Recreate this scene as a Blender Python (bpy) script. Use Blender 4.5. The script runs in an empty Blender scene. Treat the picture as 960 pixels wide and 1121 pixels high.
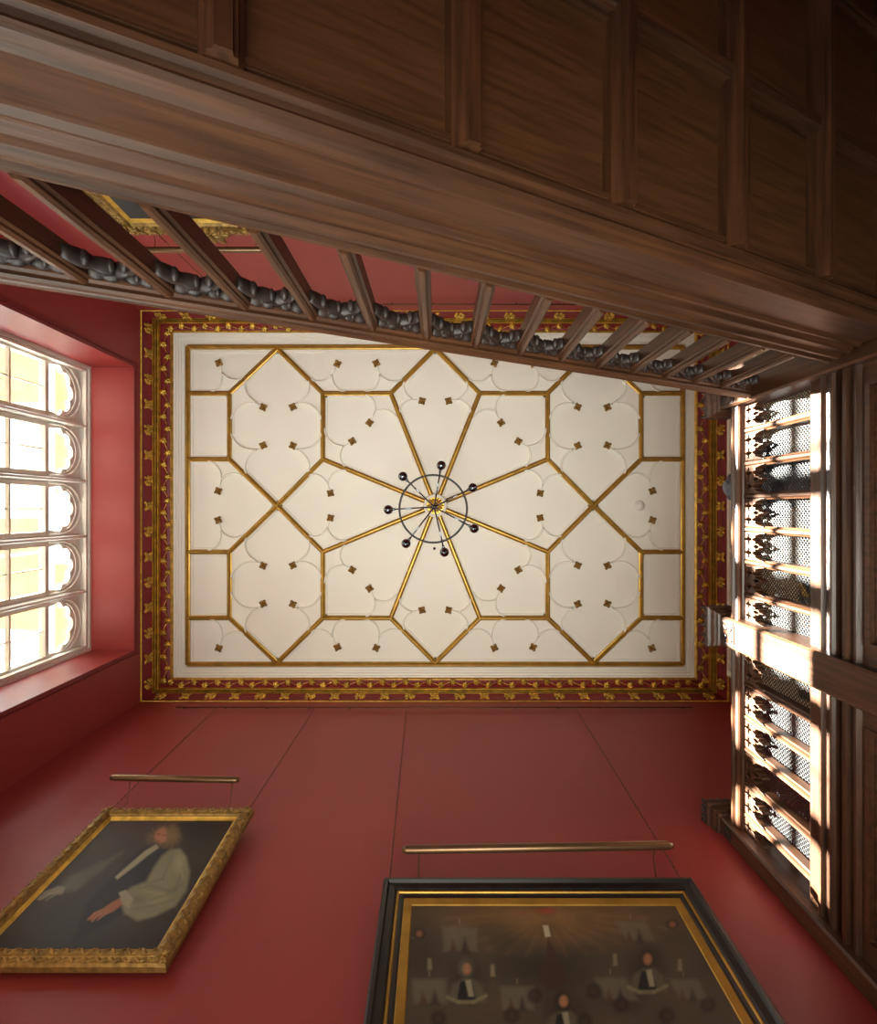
import bpy, bmesh, math, random
import numpy as np
from mathutils import Vector, Matrix
random.seed(7)
C = bpy.context.scene
COL = C.collection
F = 580.0                      # focal length in pixels, camera at the origin looking straight up
# ---------------------------------------------------------------- camera
cam_d = bpy.data.cameras.new('camera'); cam = bpy.data.objects.new('camera', cam_d); COL.objects.link(cam)
cam.location = (0, 0, 0); cam.rotation_euler = (math.pi, 0, 0)
cam_d.sensor_fit = 'HORIZONTAL'; cam_d.sensor_width = 36.0; cam_d.lens = 36.0*F/960
cam_d.shift_y = -3.5/960; cam_d.clip_start = 0.02; cam_d.clip_end = 200
C.camera = cam
# ---------------------------------------------------------------- light
world = bpy.data.worlds.new('sky'); C.world = world; world.use_nodes = True
bg = world.node_tree.nodes['Background']
bg.inputs['Color'].default_value = (0.87, 0.98, 1.02, 1); bg.inputs['Strength'].default_value = 9.0
sun_d = bpy.data.lights.new('sun', 'SUN'); sun_d.energy = 125; sun_d.angle = math.radians(0.55); sun_d.color = (1, .97, .92)
sun = bpy.data.objects.new('sun', sun_d); COL.objects.link(sun)
sun.rotation_euler = Vector((6.49, .84, -2.42)).to_track_quat('-Z', 'Y').to_euler(); sun.location = (-12, -1, 8)
def portal(loc, sx, sy, d_=(1, 0, 0)):
    d = bpy.data.lights.new('window_portal', 'AREA'); d.shape = 'RECTANGLE'; d.size = sx; d.size_y = sy; d.cycles.is_portal = True
    o = bpy.data.objects.new('window_portal', d); COL.objects.link(o); o.location = loc
    o.rotation_euler = Vector(d_).to_track_quat('-Z', 'Z').to_euler()
portal((-4.46, 0, 5.4), 3.5, 2.2)
portal((-4.46, 0, 1.3), 3.5, 3.8)
portal((-2.05, 2.8, .5), 2.7, 3.0, (0, -1, 0))
up_d = bpy.data.lights.new('added_ceiling_fill', 'AREA'); up_d.shape = 'ELLIPSE'; up_d.size = 3.4; up_d.size_y = 2.2; up_d.energy = 56; up_d.spread = math.radians(75); up_d.color = (.97, .97, .86)
up_o = bpy.data.objects.new('added_ceiling_fill', up_d); COL.objects.link(up_o); up_o.location = (-.1, .95, -1.2)     # unseen fill light added at floor level to brighten the ceiling
up_o.rotation_euler = (Vector((-.1, 0, 7))-Vector((-.1, .95, -1.2))).to_track_quat('-Z', 'Y').to_euler()
C.view_settings.view_transform = 'Standard'; C.view_settings.look = 'None'
C.view_settings.gamma = 1; C.view_settings.use_curve_mapping = False
C.view_settings.exposure = 0.6

# ---------------------------------------------------------------- materials
def srgb(r, g, b):
    f = lambda c: (c/255/12.92) if c/255 <= .04045 else ((c/255+.055)/1.055)**2.4
    return (f(r), f(g), f(b), 1)
def mat(name, col, rough=.6, metal=0, var=.12, scale=3.0, stretch=(1, 1, 1), bump=0, bscale=None, spec=.5, coat=0, dark=None, rot=False):
    m = bpy.data.materials.new(name); m.use_nodes = True; nt = m.node_tree; n = nt.nodes; l = nt.links
    p = n['Principled BSDF']
    tc = n.new('ShaderNodeTexCoord'); mp = n.new('ShaderNodeMapping'); mp.vector_type = 'TEXTURE'; mp.inputs['Scale'].default_value = [1/q for q in stretch]
    if rot: mp.inputs['Rotation'].default_value = (0, -math.atan(.52), 0)
    l.new(tc.outputs['Object'], mp.inputs['Vector'])
    no = n.new('ShaderNodeTexNoise'); no.inputs['Scale'].default_value = scale; no.inputs['Detail'].default_value = 6
    l.new(mp.outputs[0], no.inputs['Vector'])
    r = n.new('ShaderNodeValToRGB'); e = r.color_ramp.elements
    d = dark if dark else tuple(c*(1-var) for c in col[:3])+(1,)
    b = tuple(min(1, c*(1+var)) for c in col[:3])+(1,)
    e[0].position = .32; e[0].color = d; e[1].position = .68; e[1].color = b
    l.new(no.outputs['Fac'], r.inputs[0]); l.new(r.outputs[0], p.inputs['Base Color'])
    p.inputs['Roughness'].default_value = rough; p.inputs['Metallic'].default_value = metal
    p.inputs['Specular IOR Level'].default_value = spec
    p.inputs['Coat Weight'].default_value = coat; p.inputs['Coat Roughness'].default_value = .25
    if bump:
        nb = n.new('ShaderNodeTexNoise'); nb.inputs['Scale'].default_value = bscale or scale; nb.inputs['Detail'].default_value = 4
        l.new(mp.outputs[0], nb.inputs['Vector'])
        bp = n.new('ShaderNodeBump'); bp.inputs['Strength'].default_value = bump; bp.inputs['Distance'].default_value = .01
        l.new(nb.outputs['Fac'], bp.inputs['Height']); l.new(bp.outputs[0], p.inputs['Normal'])
    return m
RED = mat('red_wall_paint', srgb(148, 52, 49), .46, spec=.4, var=.05, scale=.7, bump=.05, bscale=60)
REDT = mat('red_trim_paint', srgb(128, 34, 40), .5, var=.08)
CREAM = mat('cream_plaster', srgb(238, 233, 222), .75, var=.02, scale=.8)
WHITE = mat('white_joinery_paint', srgb(232, 226, 216), .4, var=.02)
GOLD = mat('gilding', srgb(212, 174, 80), .3, .8, var=.3, scale=14, bump=.3, bscale=90)
GOLDR = mat('rib_gilding', srgb(172, 132, 54), .34, .6, var=.2, scale=9)
OLDGOLD = mat('old_gilding', srgb(150, 116, 60), .4, .6, var=.4, scale=25, bump=.4, bscale=120)
wcol, wdark = srgb(82, 51, 31), srgb(54, 33, 20)
WX = mat('oak_grain_along', wcol, .42, spec=.4, rot=True, scale=5, stretch=(.5, 9, 9), bump=.12, bscale=9, dark=wdark)
WY = mat('oak_grain_across', wcol, .34, scale=5, stretch=(9, .5, 9), bump=.12, bscale=9, dark=wdark)
WZ = mat('oak_grain_upright', wcol, .36, scale=5, stretch=(9, 9, .5), bump=.12, bscale=9, dark=wdark)
WP = mat('oak_panel', srgb(86, 54, 30), .45, scale=5, stretch=(.8, 14, 14), rot=True, bump=.06, bscale=12, dark=srgb(68, 42, 22))
WC = mat('dark_carved_oak', srgb(50, 38, 33), .5, scale=14, bump=.2, dark=srgb(30, 21, 18))
EBONY = mat('ebonised_wood', srgb(26, 23, 22), .3, var=.3, scale=12)
CHROME = mat('polished_chrome', srgb(120, 128, 138), .08, 1, var=.02)
STEEL = mat('dark_steel', srgb(52, 50, 50), .3, .8, var=.1)
BRONZE = mat('satin_bronze', srgb(122, 94, 68), .35, .8, var=.1)
IRON = mat('iron_wire', srgb(52, 51, 50), .5, .3, var=.1)
CHAIN = mat('brass_chain', srgb(96, 62, 46), .5, .6, var=.2)
PLAST = mat('white_plastic', srgb(235, 232, 226), .4, var=.01)
STAT = mat('grey_bronze_patina', srgb(98, 104, 120), .38, .25, var=.35, scale=7, bump=.3, bscale=22)
STONE = mat('pale_stone_paint', srgb(205, 192, 166), .7, var=.06)
FLOOR = mat('hall_stone_floor', srgb(170, 158, 142), .5, var=.1, scale=1.2)
EXTW = mat('tan_brickwork', srgb(150, 136, 110), .9, var=.08, scale=2)
BOARD = mat('scaffold_board', srgb(120, 96, 62), .8, var=.15, scale=3)
POLE = mat('scaffold_tube', srgb(190, 190, 192), .4, .4, var=.05)
DARKD = mat('dark_door_wood', srgb(58, 40, 32), .4, var=.2, stretch=(9, 9, .5))
def glass_mat():
    m = bpy.data.materials.new('window_glass'); m.use_nodes = True; nt = m.node_tree; n = nt.nodes; l = nt.links
    n.remove(n['Principled BSDF']); out = n['Material Output']
    t = n.new('ShaderNodeBsdfTransparent'); t.inputs[0].default_value = (.96, .98, .97, 1)
    g = n.new('ShaderNodeBsdfGlossy'); g.inputs['Roughness'].default_value = .03
    mx = n.new('ShaderNodeMixShader'); mx.inputs[0].default_value = .04; l.new(t.outputs[0], mx.inputs[1]); l.new(g.outputs[0], mx.inputs[2])
    l.new(mx.outputs[0], out.inputs['Surface']); return m
GLASS = glass_mat()
def canvas_mat(name):
    m = bpy.data.materials.new(name); m.use_nodes = True; nt = m.node_tree; n = nt.nodes; l = nt.links
    p = n['Principled BSDF']; a = n.new('ShaderNodeAttribute'); a.attribute_name = 'paint'
    tc = n.new('ShaderNodeTexCoord'); no = n.new('ShaderNodeTexNoise'); no.inputs['Scale'].default_value = 9; no.inputs['Detail'].default_value = 8
    l.new(tc.outputs['Object'], no.inputs['Vector'])
    mx = n.new('ShaderNodeMix'); mx.data_type = 'RGBA'; mx.blend_type = 'MULTIPLY'; mx.inputs[0].default_value = .55
    l.new(a.outputs['Color'], mx.inputs[6])
    r = n.new('ShaderNodeValToRGB'); r.color_ramp.elements[0].color = (.5, .5, .5, 1); r.color_ramp.elements[1].color = (1.3, 1.3, 1.3, 1)
    l.new(no.outputs['Fac'], r.inputs[0]); l.new(r.outputs[0], mx.inputs[7]); l.new(mx.outputs[2], p.inputs['Base Color'])
    p.inputs['Roughness'].default_value = .5; p.inputs['Specular IOR Level'].default_value = .3
    return m
CANVAS = canvas_mat('varnished_canvas')

# ---------------------------------------------------------------- mesh helpers
class MB:
    def __init__(s): s.v = []; s.f = []; s.sm = []
    def add(s, vs, fs, smooth=False):
        o = len(s.v); s.v += [tuple(v) for v in vs]; s.f += [tuple(i+o for i in f) for f in fs]; s.sm += [smooth]*len(fs); return s
    def box(s, x0, x1, y0, y1, z0, z1):
        return s.add([(x0,y0,z0),(x1,y0,z0),(x1,y1,z0),(x0,y1,z0),(x0,y0,z1),(x1,y0,z1),(x1,y1,z1),(x0,y1,z1)],
            [(0,3,2,1),(4,5,6,7),(0,1,5,4),(1,2,6,5),(2,3,7,6),(3,0,4,7)])
    def hexa(s, a, b):          # two 4-point rings
        return s.add(list(a)+list(b), [(3,2,1,0),(4,5,6,7),(0,1,5,4),(1,2,6,5),(2,3,7,6),(3,0,4,7)])
    def loft(s, rings, closed=True, caps=True, smooth=False):
        n = len(rings[0]); vs = [p for r in rings for p in r]; fs = []
        for i in range(len(rings)-1):
            for j in range(n if closed else n-1):
                k = (j+1) % n; fs.append((i*n+j, i*n+k, (i+1)*n+k, (i+1)*n+j))
        s.add(vs, fs, smooth)
        if caps and closed:
            o = len(s.v)-len(vs)
            s.f += [tuple(o+j for j in range(n-1, -1, -1)), tuple(o+(len(rings)-1)*n+j for j in range(n))]; s.sm += [False]*2
        return s
    def tube(s, pts, r, n=8, caps=True, closed=False):
        pts = [Vector(p) for p in pts]; rings = []; N = len(pts)
        up = Vector((0, 0, 1))
        for i, p in enumerate(pts):
            if closed: d = pts[(i+1) % N]-pts[i-1]
            else: d = pts[min(i+1, N-1)]-pts[max(i-1, 0)]
            d.normalize(); u = up if abs(d.dot(up)) < .95 else Vector((1, 0, 0))
            a = d.cross(u).normalized(); b = d.cross(a)
            rr = r[i] if isinstance(r, (list, tuple)) else r
            rings.append([p+a*math.cos(t)*rr+b*math.sin(t)*rr for t in [2*math.pi*k/n for k in range(n)]])
        if closed: rings.append(rings[0]); return s.loft(rings, True, False, True)
        return s.loft(rings, True, caps, True)
    def ell(s, c, r, M=None, nu=10, nv=6):
        vs = []; fs = []; c = Vector(c)
        for i in range(nv+1):
            th = math.pi*i/nv
            for j in range(nu):
                ph = 2*math.pi*j/nu
                p = Vector((r[0]*math.sin(th)*math.cos(ph), r[1]*math.sin(th)*math.sin(ph), r[2]*math.cos(th)))
                if M: p = M @ p
                vs.append(c+p)
        for i in range(nv):
            for j in range(nu): k = (j+1) % nu; fs.append((i*nu+j, (i+1)*nu+j, (i+1)*nu+k, i*nu+k))
        return s.add(vs, fs, True)
    def bar(s, p, q, w, h, nrm=(0, 0, -1), prof=None):
        """moulded bar from p to q, standing off its base along nrm"""
        p, q, n = Vector(p), Vector(q), Vector(nrm).normalized(); d = (q-p).normalized(); a = d.cross(n).normalized()
        prof = prof or [(-.5, 0), (-.5, 1), (.5, 1), (.5, 0)]
        r = [[c+a*u*w+n*v*h for u, v in prof] for c in (p, q)]
        return s.loft(r)
    def rings(s, rl, smooth=False):   # rl: list of (rect(x0,x1,y0,y1), z) -> mitred band
        return s.loft([[(r[0],r[2],z),(r[1],r[2],z),(r[1],r[3],z),(r[0],r[3],z)] for r, z in rl], True, False, smooth)
    def build(s, name, m, parent=None, weld=False):
        me = bpy.data.meshes.new(name); me.from_pydata(s.v, [], s.f); me.materials.append(m)
        me.polygons.foreach_set('use_smooth', s.sm)
        bm = bmesh.new(); bm.from_mesh(me)
        if weld: bmesh.ops.remove_doubles(bm, verts=bm.verts, dist=1e-5)
        bmesh.ops.recalc_face_normals(bm, faces=bm.faces); bm.to_mesh(me); bm.free()
        o = bpy.data.objects.new(name, me); COL.objects.link(o)
        if parent: o.parent = parent; o.matrix_parent_inverse = parent.matrix_world.inverted()
        return o
def tag(o, label, cat=None, group=None, kind=None):
    if label: o['label'] = label
    if cat: o['category'] = cat
    if group: o['group'] = group
    if kind: o['kind'] = kind
    return o
def empty(name, loc=(0, 0, 0), rot=(0, 0, 0)):
    o = bpy.data.objects.new(name, None); COL.objects.link(o); o.location = loc; o.rotation_euler = rot; o.empty_display_size = .1
    o.matrix_world = Matrix.LocRotScale(Vector(loc), Matrix.Identity(3) if rot == (0,0,0) else __import__('mathutils').Euler(rot).to_matrix(), None)
    return o
def copy(o, name=None, parent=None):
    c = o.copy(); COL.objects.link(c)
    if parent: c.parent = parent; c.matrix_parent_inverse = o.matrix_parent_inverse.copy()
    return c
def plate(name, outline, holes, origin, ax, ay, az, thick, m, parent=None, bevel=0):
    """flat plate with holes: 2D outline/holes, placed with axes ax, ay; thick along az"""
    cu = bpy.data.curves.new(name, 'CURVE'); cu.dimensions = '2D'; cu.fill_mode = 'BOTH'; cu.extrude = thick/2; cu.bevel_depth = bevel
    for poly in [outline]+holes:
        sp = cu.splines.new('POLY'); sp.points.add(len(poly)-1); sp.use_cyclic_u = True
        for i, p in enumerate(poly): sp.points[i].co = (p[0], p[1], 0, 1)
    t = bpy.data.objects.new('t', cu); COL.objects.link(t)
    me = bpy.data.meshes.new_from_object(t.evaluated_get(bpy.context.evaluated_depsgraph_get()))
    COL.objects.unlink(t); bpy.data.objects.remove(t)
    M = Matrix((Vector(ax), Vector(ay), Vector(az))).transposed().to_4x4(); M.translation = Vector(origin)
    me.transform(M); me.materials.clear(); me.materials.append(m); me.name = name
    o = bpy.data.objects.new(name, me); COL.objects.link(o)
    if parent: o.parent = parent; o.matrix_parent_inverse = parent.matrix_world.inverted()
    return o

# ================================================================ THE ROOM
XL, XR, YN, YS = -3.70, 3.607, -2.464, 2.395        # wall faces; YS carries the two big pictures
ZF, ZC = -1.3, 7.0
S = lambda o: tag(o, None, None, None, 'structure')
S(MB().box(-4.6, 4.2, -3.1, 3.1, ZF-.2, ZF).build('floor', FLOOR))
S(MB().box(-4.6, -3.4, YS, YS+.4, ZF, 7.3).box(-.7, 4.2, YS, YS+.4, ZF, 7.3).box(-3.4, -.7, YS, YS+.4, 2.0, 7.3).box(-3.4, -.7, YS, YS+.4, ZF, -1.0).build('wall_south', RED))
S(MB().box(-4.6, 4.2, YN-.4, YN, ZF, 7.3).build('wall_north', RED))
def added_low_window(nm, x0, x1, y, z0, z1, nx, nz):
    m = MB()
    for i in range(nx+1): x = x0+.03+(x1-x0-.06)*i/nx; m.box(x-.03, x+.03, y-.03, y+.03, z0, z1)
    for i in range(nz+1): z = z0+.03+(z1-z0-.06)*i/nz; m.box(x0, x1, y-.025, y+.025, z-.025, z+.025)
    o = S(m.build(nm, WHITE)); MB().box(x0, x1, y-.002, y+.002, z0, z1).build('glass', GLASS, o)
added_low_window('added_window_3', -3.4, -.7, YS+.3, -1.0, 2.0, 3, 3)  # unseen window, added low in the south wall for extra daylight
S(MB().box(XR, XR+.4, YN, YS, ZF, 7.3).build('wall_east', RED))
wl = MB(); X0 = -4.46
OY0, OY1, OZ0, OZ1 = -1.72, 1.715, 4.45, 6.425     # opening of the tall traceried window
LZ0, LZ1 = -.5, 3.15                                # opening of the lower window, added for daylight
wl.box(X0, XL, YN, OY0, ZF, 7.3).box(X0, XL, OY1, YS, ZF, 7.3)
wl.box(X0, XL, OY0, OY1, OZ1, 7.3).box(X0, XL, OY0, OY1, LZ1, OZ0).box(X0, XL, OY0, OY1, ZF, LZ0)
wlo = S(wl.build('wall_west', RED))
b = MB()                                            # bead round the reveal
for d0, d1, pr in ((.0, .035, .012), (.05, .06, .02)):
    b.box(XL, XL+pr, OY0-d1, OY0-d0, OZ0-d1, OZ1+d1).box(XL, XL+pr, OY1+d0, OY1+d1, OZ0-d1, OZ1+d1)
    b.box(XL, XL+pr, OY0-d0, OY1+d0, OZ1+d0, OZ1+d1).box(XL, XL+pr, OY0-d0, OY1+d0, OZ0-d1, OZ0-d0)
b.build('reveal_bead', REDT, wlo)

# ---------------------------------------------------------------- ceiling
ceil = S(MB().box(-4.6, 4.2, -3.1, 3.1, ZC, ZC+.3).build('ceiling', CREAM))
R0 = (XL, XR, YN, YS); R1 = (-3.475, 3.355, -2.307, 2.212); R2 = (-3.29, 3.194, -2.133, 2.043)
def lerp(a, b, t): return tuple(a[i]+(b[i]-a[i])*t for i in range(4))
MB().rings([(lerp(R1, R2, t), z) for t, z in ((0, 6.99), (0, 6.945), (.14, 6.945), (.16, 6.955), (.34, 6.955), (.36, 6.966), (.5, 6.966), (.52, 6.975), (.72, 6.975), (.74, 6.988), (1, 6.99), (1, 7.0))]).build('stepped_border', CREAM, ceil)
def cp(px, py, z=ZC): return Vector(((px-480)/F*7, (py-557)/F*7, z))
def quad4(p): x, y = p; return [(x, y), (953-x, y), (x, 1107-y), (953-x, 1107-y)]
ctr = (476.5, 553.5)
segq = [((252,431),(304,382)), ((304,382),(354,431)), ((354,431),(354,503)), ((252,431),(252,503)), ((206,431),(252,431)), ((206,503),(252,503)),
        ((252,503),(304,553.5)), ((304,553.5),(354,503)), ((354,431),(428,431)), ((428,431),(476.5,382)), ((428,431),ctr), ((354,503),ctr)]
RP = [(-.5, 0), (-.5, .5), (-.3, .58), (-.24, .85), (-.1, 1), (.1, 1), (.24, .85), (.3, .58), (.5, .5), (.5, 0)]
_k = 0
base = MB()
def ribset(mbs, a, bb):
    w = .062
    global _k; _k += 1
    mbs.bar(cp(*a), cp(*bb), w, .062+_k*.00007, prof=RP)
lines = []
for a, bb in segq:
    for k in range(4): lines.append((quad4(a)[k], quad4(bb)[k]))
fr = [((206.5,380.5),(746.5,380.5)), ((206.5,726.5),(746.5,726.5)), ((206.5,380.5),(206.5,726.5)), ((746.5,380.5),(746.5,726.5))]
ribs = MB()
for a, bb in lines+fr: ribset(ribs, a, bb)
for a, bb in segq:
    for k in range(4):
        p = cp(*quad4(a)[k]); q = cp(*quad4(bb)[k])
        base.bar(p, q, .115, .010, prof=[(-.5, 0), (-.46, 1), (.46, 1), (.5, 0)])
for a, bb in fr: base.bar(cp(*a), cp(*bb), .13, .012+.0003*fr.index((a, bb)))
ribs.build('gilt_rib_lattice', GOLDR, ceil); base.build('rib_fillet', CREAM, ceil)
# cusped spandrels, each with a gilt flower at its tip:  node, A, T, B, F
SP = [((252,431),(269,413.5),(243.8,409),(231.8,430),(240,397.7)),
      ((354,431),(340.8,416),(363.8,410.8),(378.6,430),(369.7,398.8)),
      ((428,431),(440.5,416),(415.7,410.8),(399.2,430),(412,398)),
      ((252,431),(270,415),(282.3,441.7),(253.6,459),(288.5,446.2)),
      ((354,431),(338,415),(326,441.7),(352.5,459),(320.9,445.8)),
      ((252,503),(270,519),(282.3,492.3),(253.6,475),(288.5,487.8)),
      ((354,503),(338,519),(326,492.3),(352.5,475),(320.9,488.2)),
      ((428,431),(401,432.5),(410.6,451),(435,458),(404.7,463)),
      ((354,503),(355.5,469),(375.9,489),(378,511),(385.8,483.3)),
      ((252,503),(229,504.5),(242.8,526),(266,520.8),(239.4,537.6)),
      ((354,503),(337.3,520.5),(358.7,529.4),(379.6,515),(362,540)),
      ((428,431),(443,415.5),(450.8,437.6),(437.5,456),(462,439.3))]
def arc(a, bb, node, sag=.2, n=9):
    a, bb, node = Vector(a), Vector(bb), Vector(node); m = (a+bb)/2; d = bb-a; pn = Vector((-d.y, d.x)).normalized()
    if (node-m).dot(pn) < 0: pn = -pn
    return [a+d*t+pn*(4*sag*d.length*t*(1-t)) for t in [i/n for i in range(n+1)]]
flow = MB()
for k in range(4):
    a = math.pi/4+k*math.pi/2; d = Vector((math.cos(a), math.sin(a), 0)); M = Matrix.Rotation(a, 3, 'Z')
    flow.ell(d*.027, (.026, .019, .018), M, 8, 5)
    d2 = Vector((math.cos(a+math.pi/4), math.sin(a+math.pi/4), 0)); flow.ell(d2*.026, (.012, .012, .014), None, 6, 4)
flow.ell((0, 0, -.012), (.012, .012, .014), None, 8, 5)
fproto = None
for ni, (N, A, T, B, Fl) in enumerate(SP):
    for k in range(4):
        q = lambda p: Vector(quad4(p)[k])
        n_, a_, t_, b_, f_ = q(N), q(A), q(T), q(B), q(Fl)
        c1 = arc(a_, t_, n_); c2 = arc(b_, t_, n_)
        poly = [n_]+c1+list(reversed(c2))[1:]
        mb = MB(); cen = sum(poly, Vector((0, 0)))/len(poly)
        h = .022
        lo = [cp(p.x, p.y, ZC) for p in poly]; hi = [cp(p.x, p.y, ZC-h) for p in poly]
        n = len(poly); cc = cp(((n_+t_)/2).x, ((n_+t_)/2).y, ZC-h)
        mb.add(lo+hi+[cc], [(i, (i+1) % n, n+(i+1) % n, n+i) for i in range(n)]+[(n+i, n+(i+1) % n, 2*n) for i in range(n)])
        for c in (c1, c2): mb.tube([cp(p.x, p.y, ZC-.036) for p in c], .011, 6); mb.tube([cp(p.x, p.y, ZC-.022) for p in c], .010, 6)
        mb.tube([cp(t_.x, t_.y, ZC-.014), cp(f_.x, f_.y, ZC-.016)], .009, 6)
        mb.build('cusped_spandrel', CREAM, ceil)
        if fproto is None: fproto = flow.build('gilt_flower', OLDGOLD, ceil); o = fproto
        else: o = copy(fproto, parent=ceil)
        o.location = cp(f_.x, f_.y, ZC-.018); o.scale = (1.12, 1.12, 1.3)
        dd = f_-n_; o.rotation_euler = (0, 0, math.atan2(dd.y, dd.x))
# centre boss
bs = MB(); bc = cp(*ctr, ZC-.075)
for k in range(16):
    a = k*math.pi/8; M = Matrix.Rotation(a, 3, 'Z'); d = Vector((math.cos(a), math.sin(a), 0))
    bs.ell(bc+d*(.065 if k % 2 else .075)+Vector((0, 0, -.02)), (.045, .015, .025), M, 8, 5)
bs.ell(bc+Vector((0, 0, -.02)), (.04, .04, .035))
bs.loft([[bc+Vector((r*math.cos(t), r*math.sin(t), z)) for t in [2*math.pi*i/32 for i in range(32)]] for r, z in ((.13, .075), (.13, 0), (.02, -.005))])
bs.build('gilt_rosette', GOLD, ceil)
MB().tube([bc+Vector((math.cos(t), math.sin(t), 0))*.132 for t in [2*math.pi*i/32 for i in range(32)]], .022, 8, closed=True).build('rosette_ring', CREAM, ceil)

# ---------------------------------------------------------------- cornice
cor = S(MB().rings([(lerp(R0, R1, t), z) for t, z in ((0, 6.57), (.035, 6.565), (.06, 6.575), (.06, 6.59), (.035, 6.6), (.0, 6.6))], True).build('trim_1', GOLD))
MB().rings([(lerp(R0, R1, t), z) for t, z in ((0.0, 6.6), (.03, 6.64), (.1, 6.70), (.24, 6.765))]).build('red_frieze_band', REDT, cor)
MB().rings([(lerp(R0, R1, t), z) for t, z in ((.21, 6.80), (.215, 6.76), (.235, 6.748), (.26, 6.748), (.275, 6.76), (.28, 6.81), (.315, 6.815), (.32, 6.775), (.335, 6.766), (.355, 6.766), (.365, 6.775), (.37, 6.825), (.40, 6.83), (.405, 6.80), (.42, 6.79), (.45, 6.79), (.46, 6.80), (.465, 6.86))]).build('gilt_moulding', GOLD, cor)
MB().rings([(lerp(R0, R1, t), z) for t, z in ((.44, 6.84), (.5, 6.875), (.7, 6.92), (.88, 6.935))]).build('red_cove', REDT, cor)
MB().rings([(lerp(R0, R1, t), z) for t, z in ((.84, 6.95), (.86, 6.925), (.92, 6.925), (1.0, 6.94), (1.0, 6.99))]).build('gilt_inner_moulding', GOLD, cor)
# florets (two patterns) and running vine
fl1 = MB()      # leaf spray
for k, (a, r, L) in enumerate(((.3,.045,.032),(1.2,.04,.03),(2.2,.047,.034),(3.1,.042,.03),(4.0,.05,.034),(5.1,.043,.03),(5.8,.046,.03))):
    M = Matrix.Rotation(a, 3, 'Z'); fl1.ell((math.cos(a)*r, math.sin(a)*r, .006), (L, .016, .014), M, 8, 4)
    fl1.ell((math.cos(a+.3)*r*1.35, math.sin(a+.3)*r*1.2, .008), (.014, .011, .012), M, 6, 4)
fl1.ell((0, 0, .012), (.022, .02, .018), None, 8, 5)
fl2 = MB()      # squarer flower
for k in range(4):
    a = math.pi/4+k*math.pi/2; M = Matrix.Rotation(a, 3, 'Z'); d = (math.cos(a), math.sin(a))
    fl2.ell((d[0]*.045, d[1]*.045, .006), (.036, .026, .014), M, 8, 5)
    fl2.ell((d[0]*.07, d[1]*.07, .008), (.014, .016, .012), M, 6, 4)
    a += math.pi/4; fl2.ell((math.cos(a)*.038, math.sin(a)*.038, .01), (.014, .01, .014), None, 6, 4)
fl2.ell((0, 0, .016), (.018, .018, .014), None, 8, 5)
fp = [fl1.build('leaf_floret', GOLD, cor), fl2.build('flower_floret', GOLD, cor)]
used = [False, False]
rm = lerp(R0, R1, .125); sides = []
for ax, n0 in (('x', 23), ('y', 15)):
    for sgn in (0, 1):
        L0, L1 = (rm[0], rm[1]) if ax == 'x' else (rm[2], rm[3])
        step = (L1-L0)/n0
        for i in range(n0):
            if ax == 'y' and i in (0, n0-1) and False: continue
            u = L0+step*(i+.5)
            if ax == 'x': loc = Vector((u, rm[2+sgn], 6.70)); inn = Vector((0, 1 if sgn == 0 else -1, 0)); t = Vector((1, 0, 0))
            else: loc = Vector((rm[sgn], u, 6.70)); inn = Vector((1 if sgn == 0 else -1, 0, 0)); t = Vector((0, 1, 0))
            nrm = (inn*.16-Vector((0, 0, 1))*.055).normalized()
            w = nrm.cross(t)
            M = Matrix((t, w, nrm)).transposed().to_4x4(); M.translation = loc
            kk = i % 2
            if not used[kk]: o = fp[kk]; used[kk] = True
            else: o = copy(fp[kk], parent=cor)
            o.matrix_basis = M
ri, ro = lerp(R0, R1, .55), lerp(R0, R1, .80)
for ax in 'xy':
    for sgn in (0, 1):
        v = MB(); q_ = 2 if ax == 'x' else 0; a0, a1 = (ri[0], ri[1]) if ax == 'x' else (ri[2], ri[3]); n = int((a1-a0)/.30); per = (a1-a0)/n
        def vp(u, dz=0):
            s = .5+.36*math.sin(2*math.pi*(u-a0)/per); w = ri[q_+sgn]*(1-s)+ro[q_+sgn]*s
            return Vector((u, w, 6.875+.04*s+dz)) if ax == 'x' else Vector((w, u, 6.875+.04*s+dz))
        v.tube([vp(a0+(a1-a0)*i/(n*8), -.006) for i in range(n*8+1)], .005, 5)
        for i in range(2*n):
            u = a0+per*(i/2+.25); c0 = vp(u, -.014); al = 0 if ax == 'x' else math.pi/2
            sd_ = 1 if i % 2 else -1
            for da, L, r_ in ((0, .045, .034), (.85, .034, .046), (-.85, .034, .046), (1.8, .026, .034), (-1.8, .026, .034)):
                M = Matrix.Rotation(al+da*sd_, 3, 'Z'); v.ell(c0+M @ Vector((r_, 0, 0))-M @ Vector((.02, 0, 0)), (L*1.05, .021, .018), M, 8, 4)
            v.ell(c0+Vector((0, 0, -.012)), (.018, .016, .014), None, 8, 5)
        v.build('running_vine', GOLD, cor)

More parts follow.
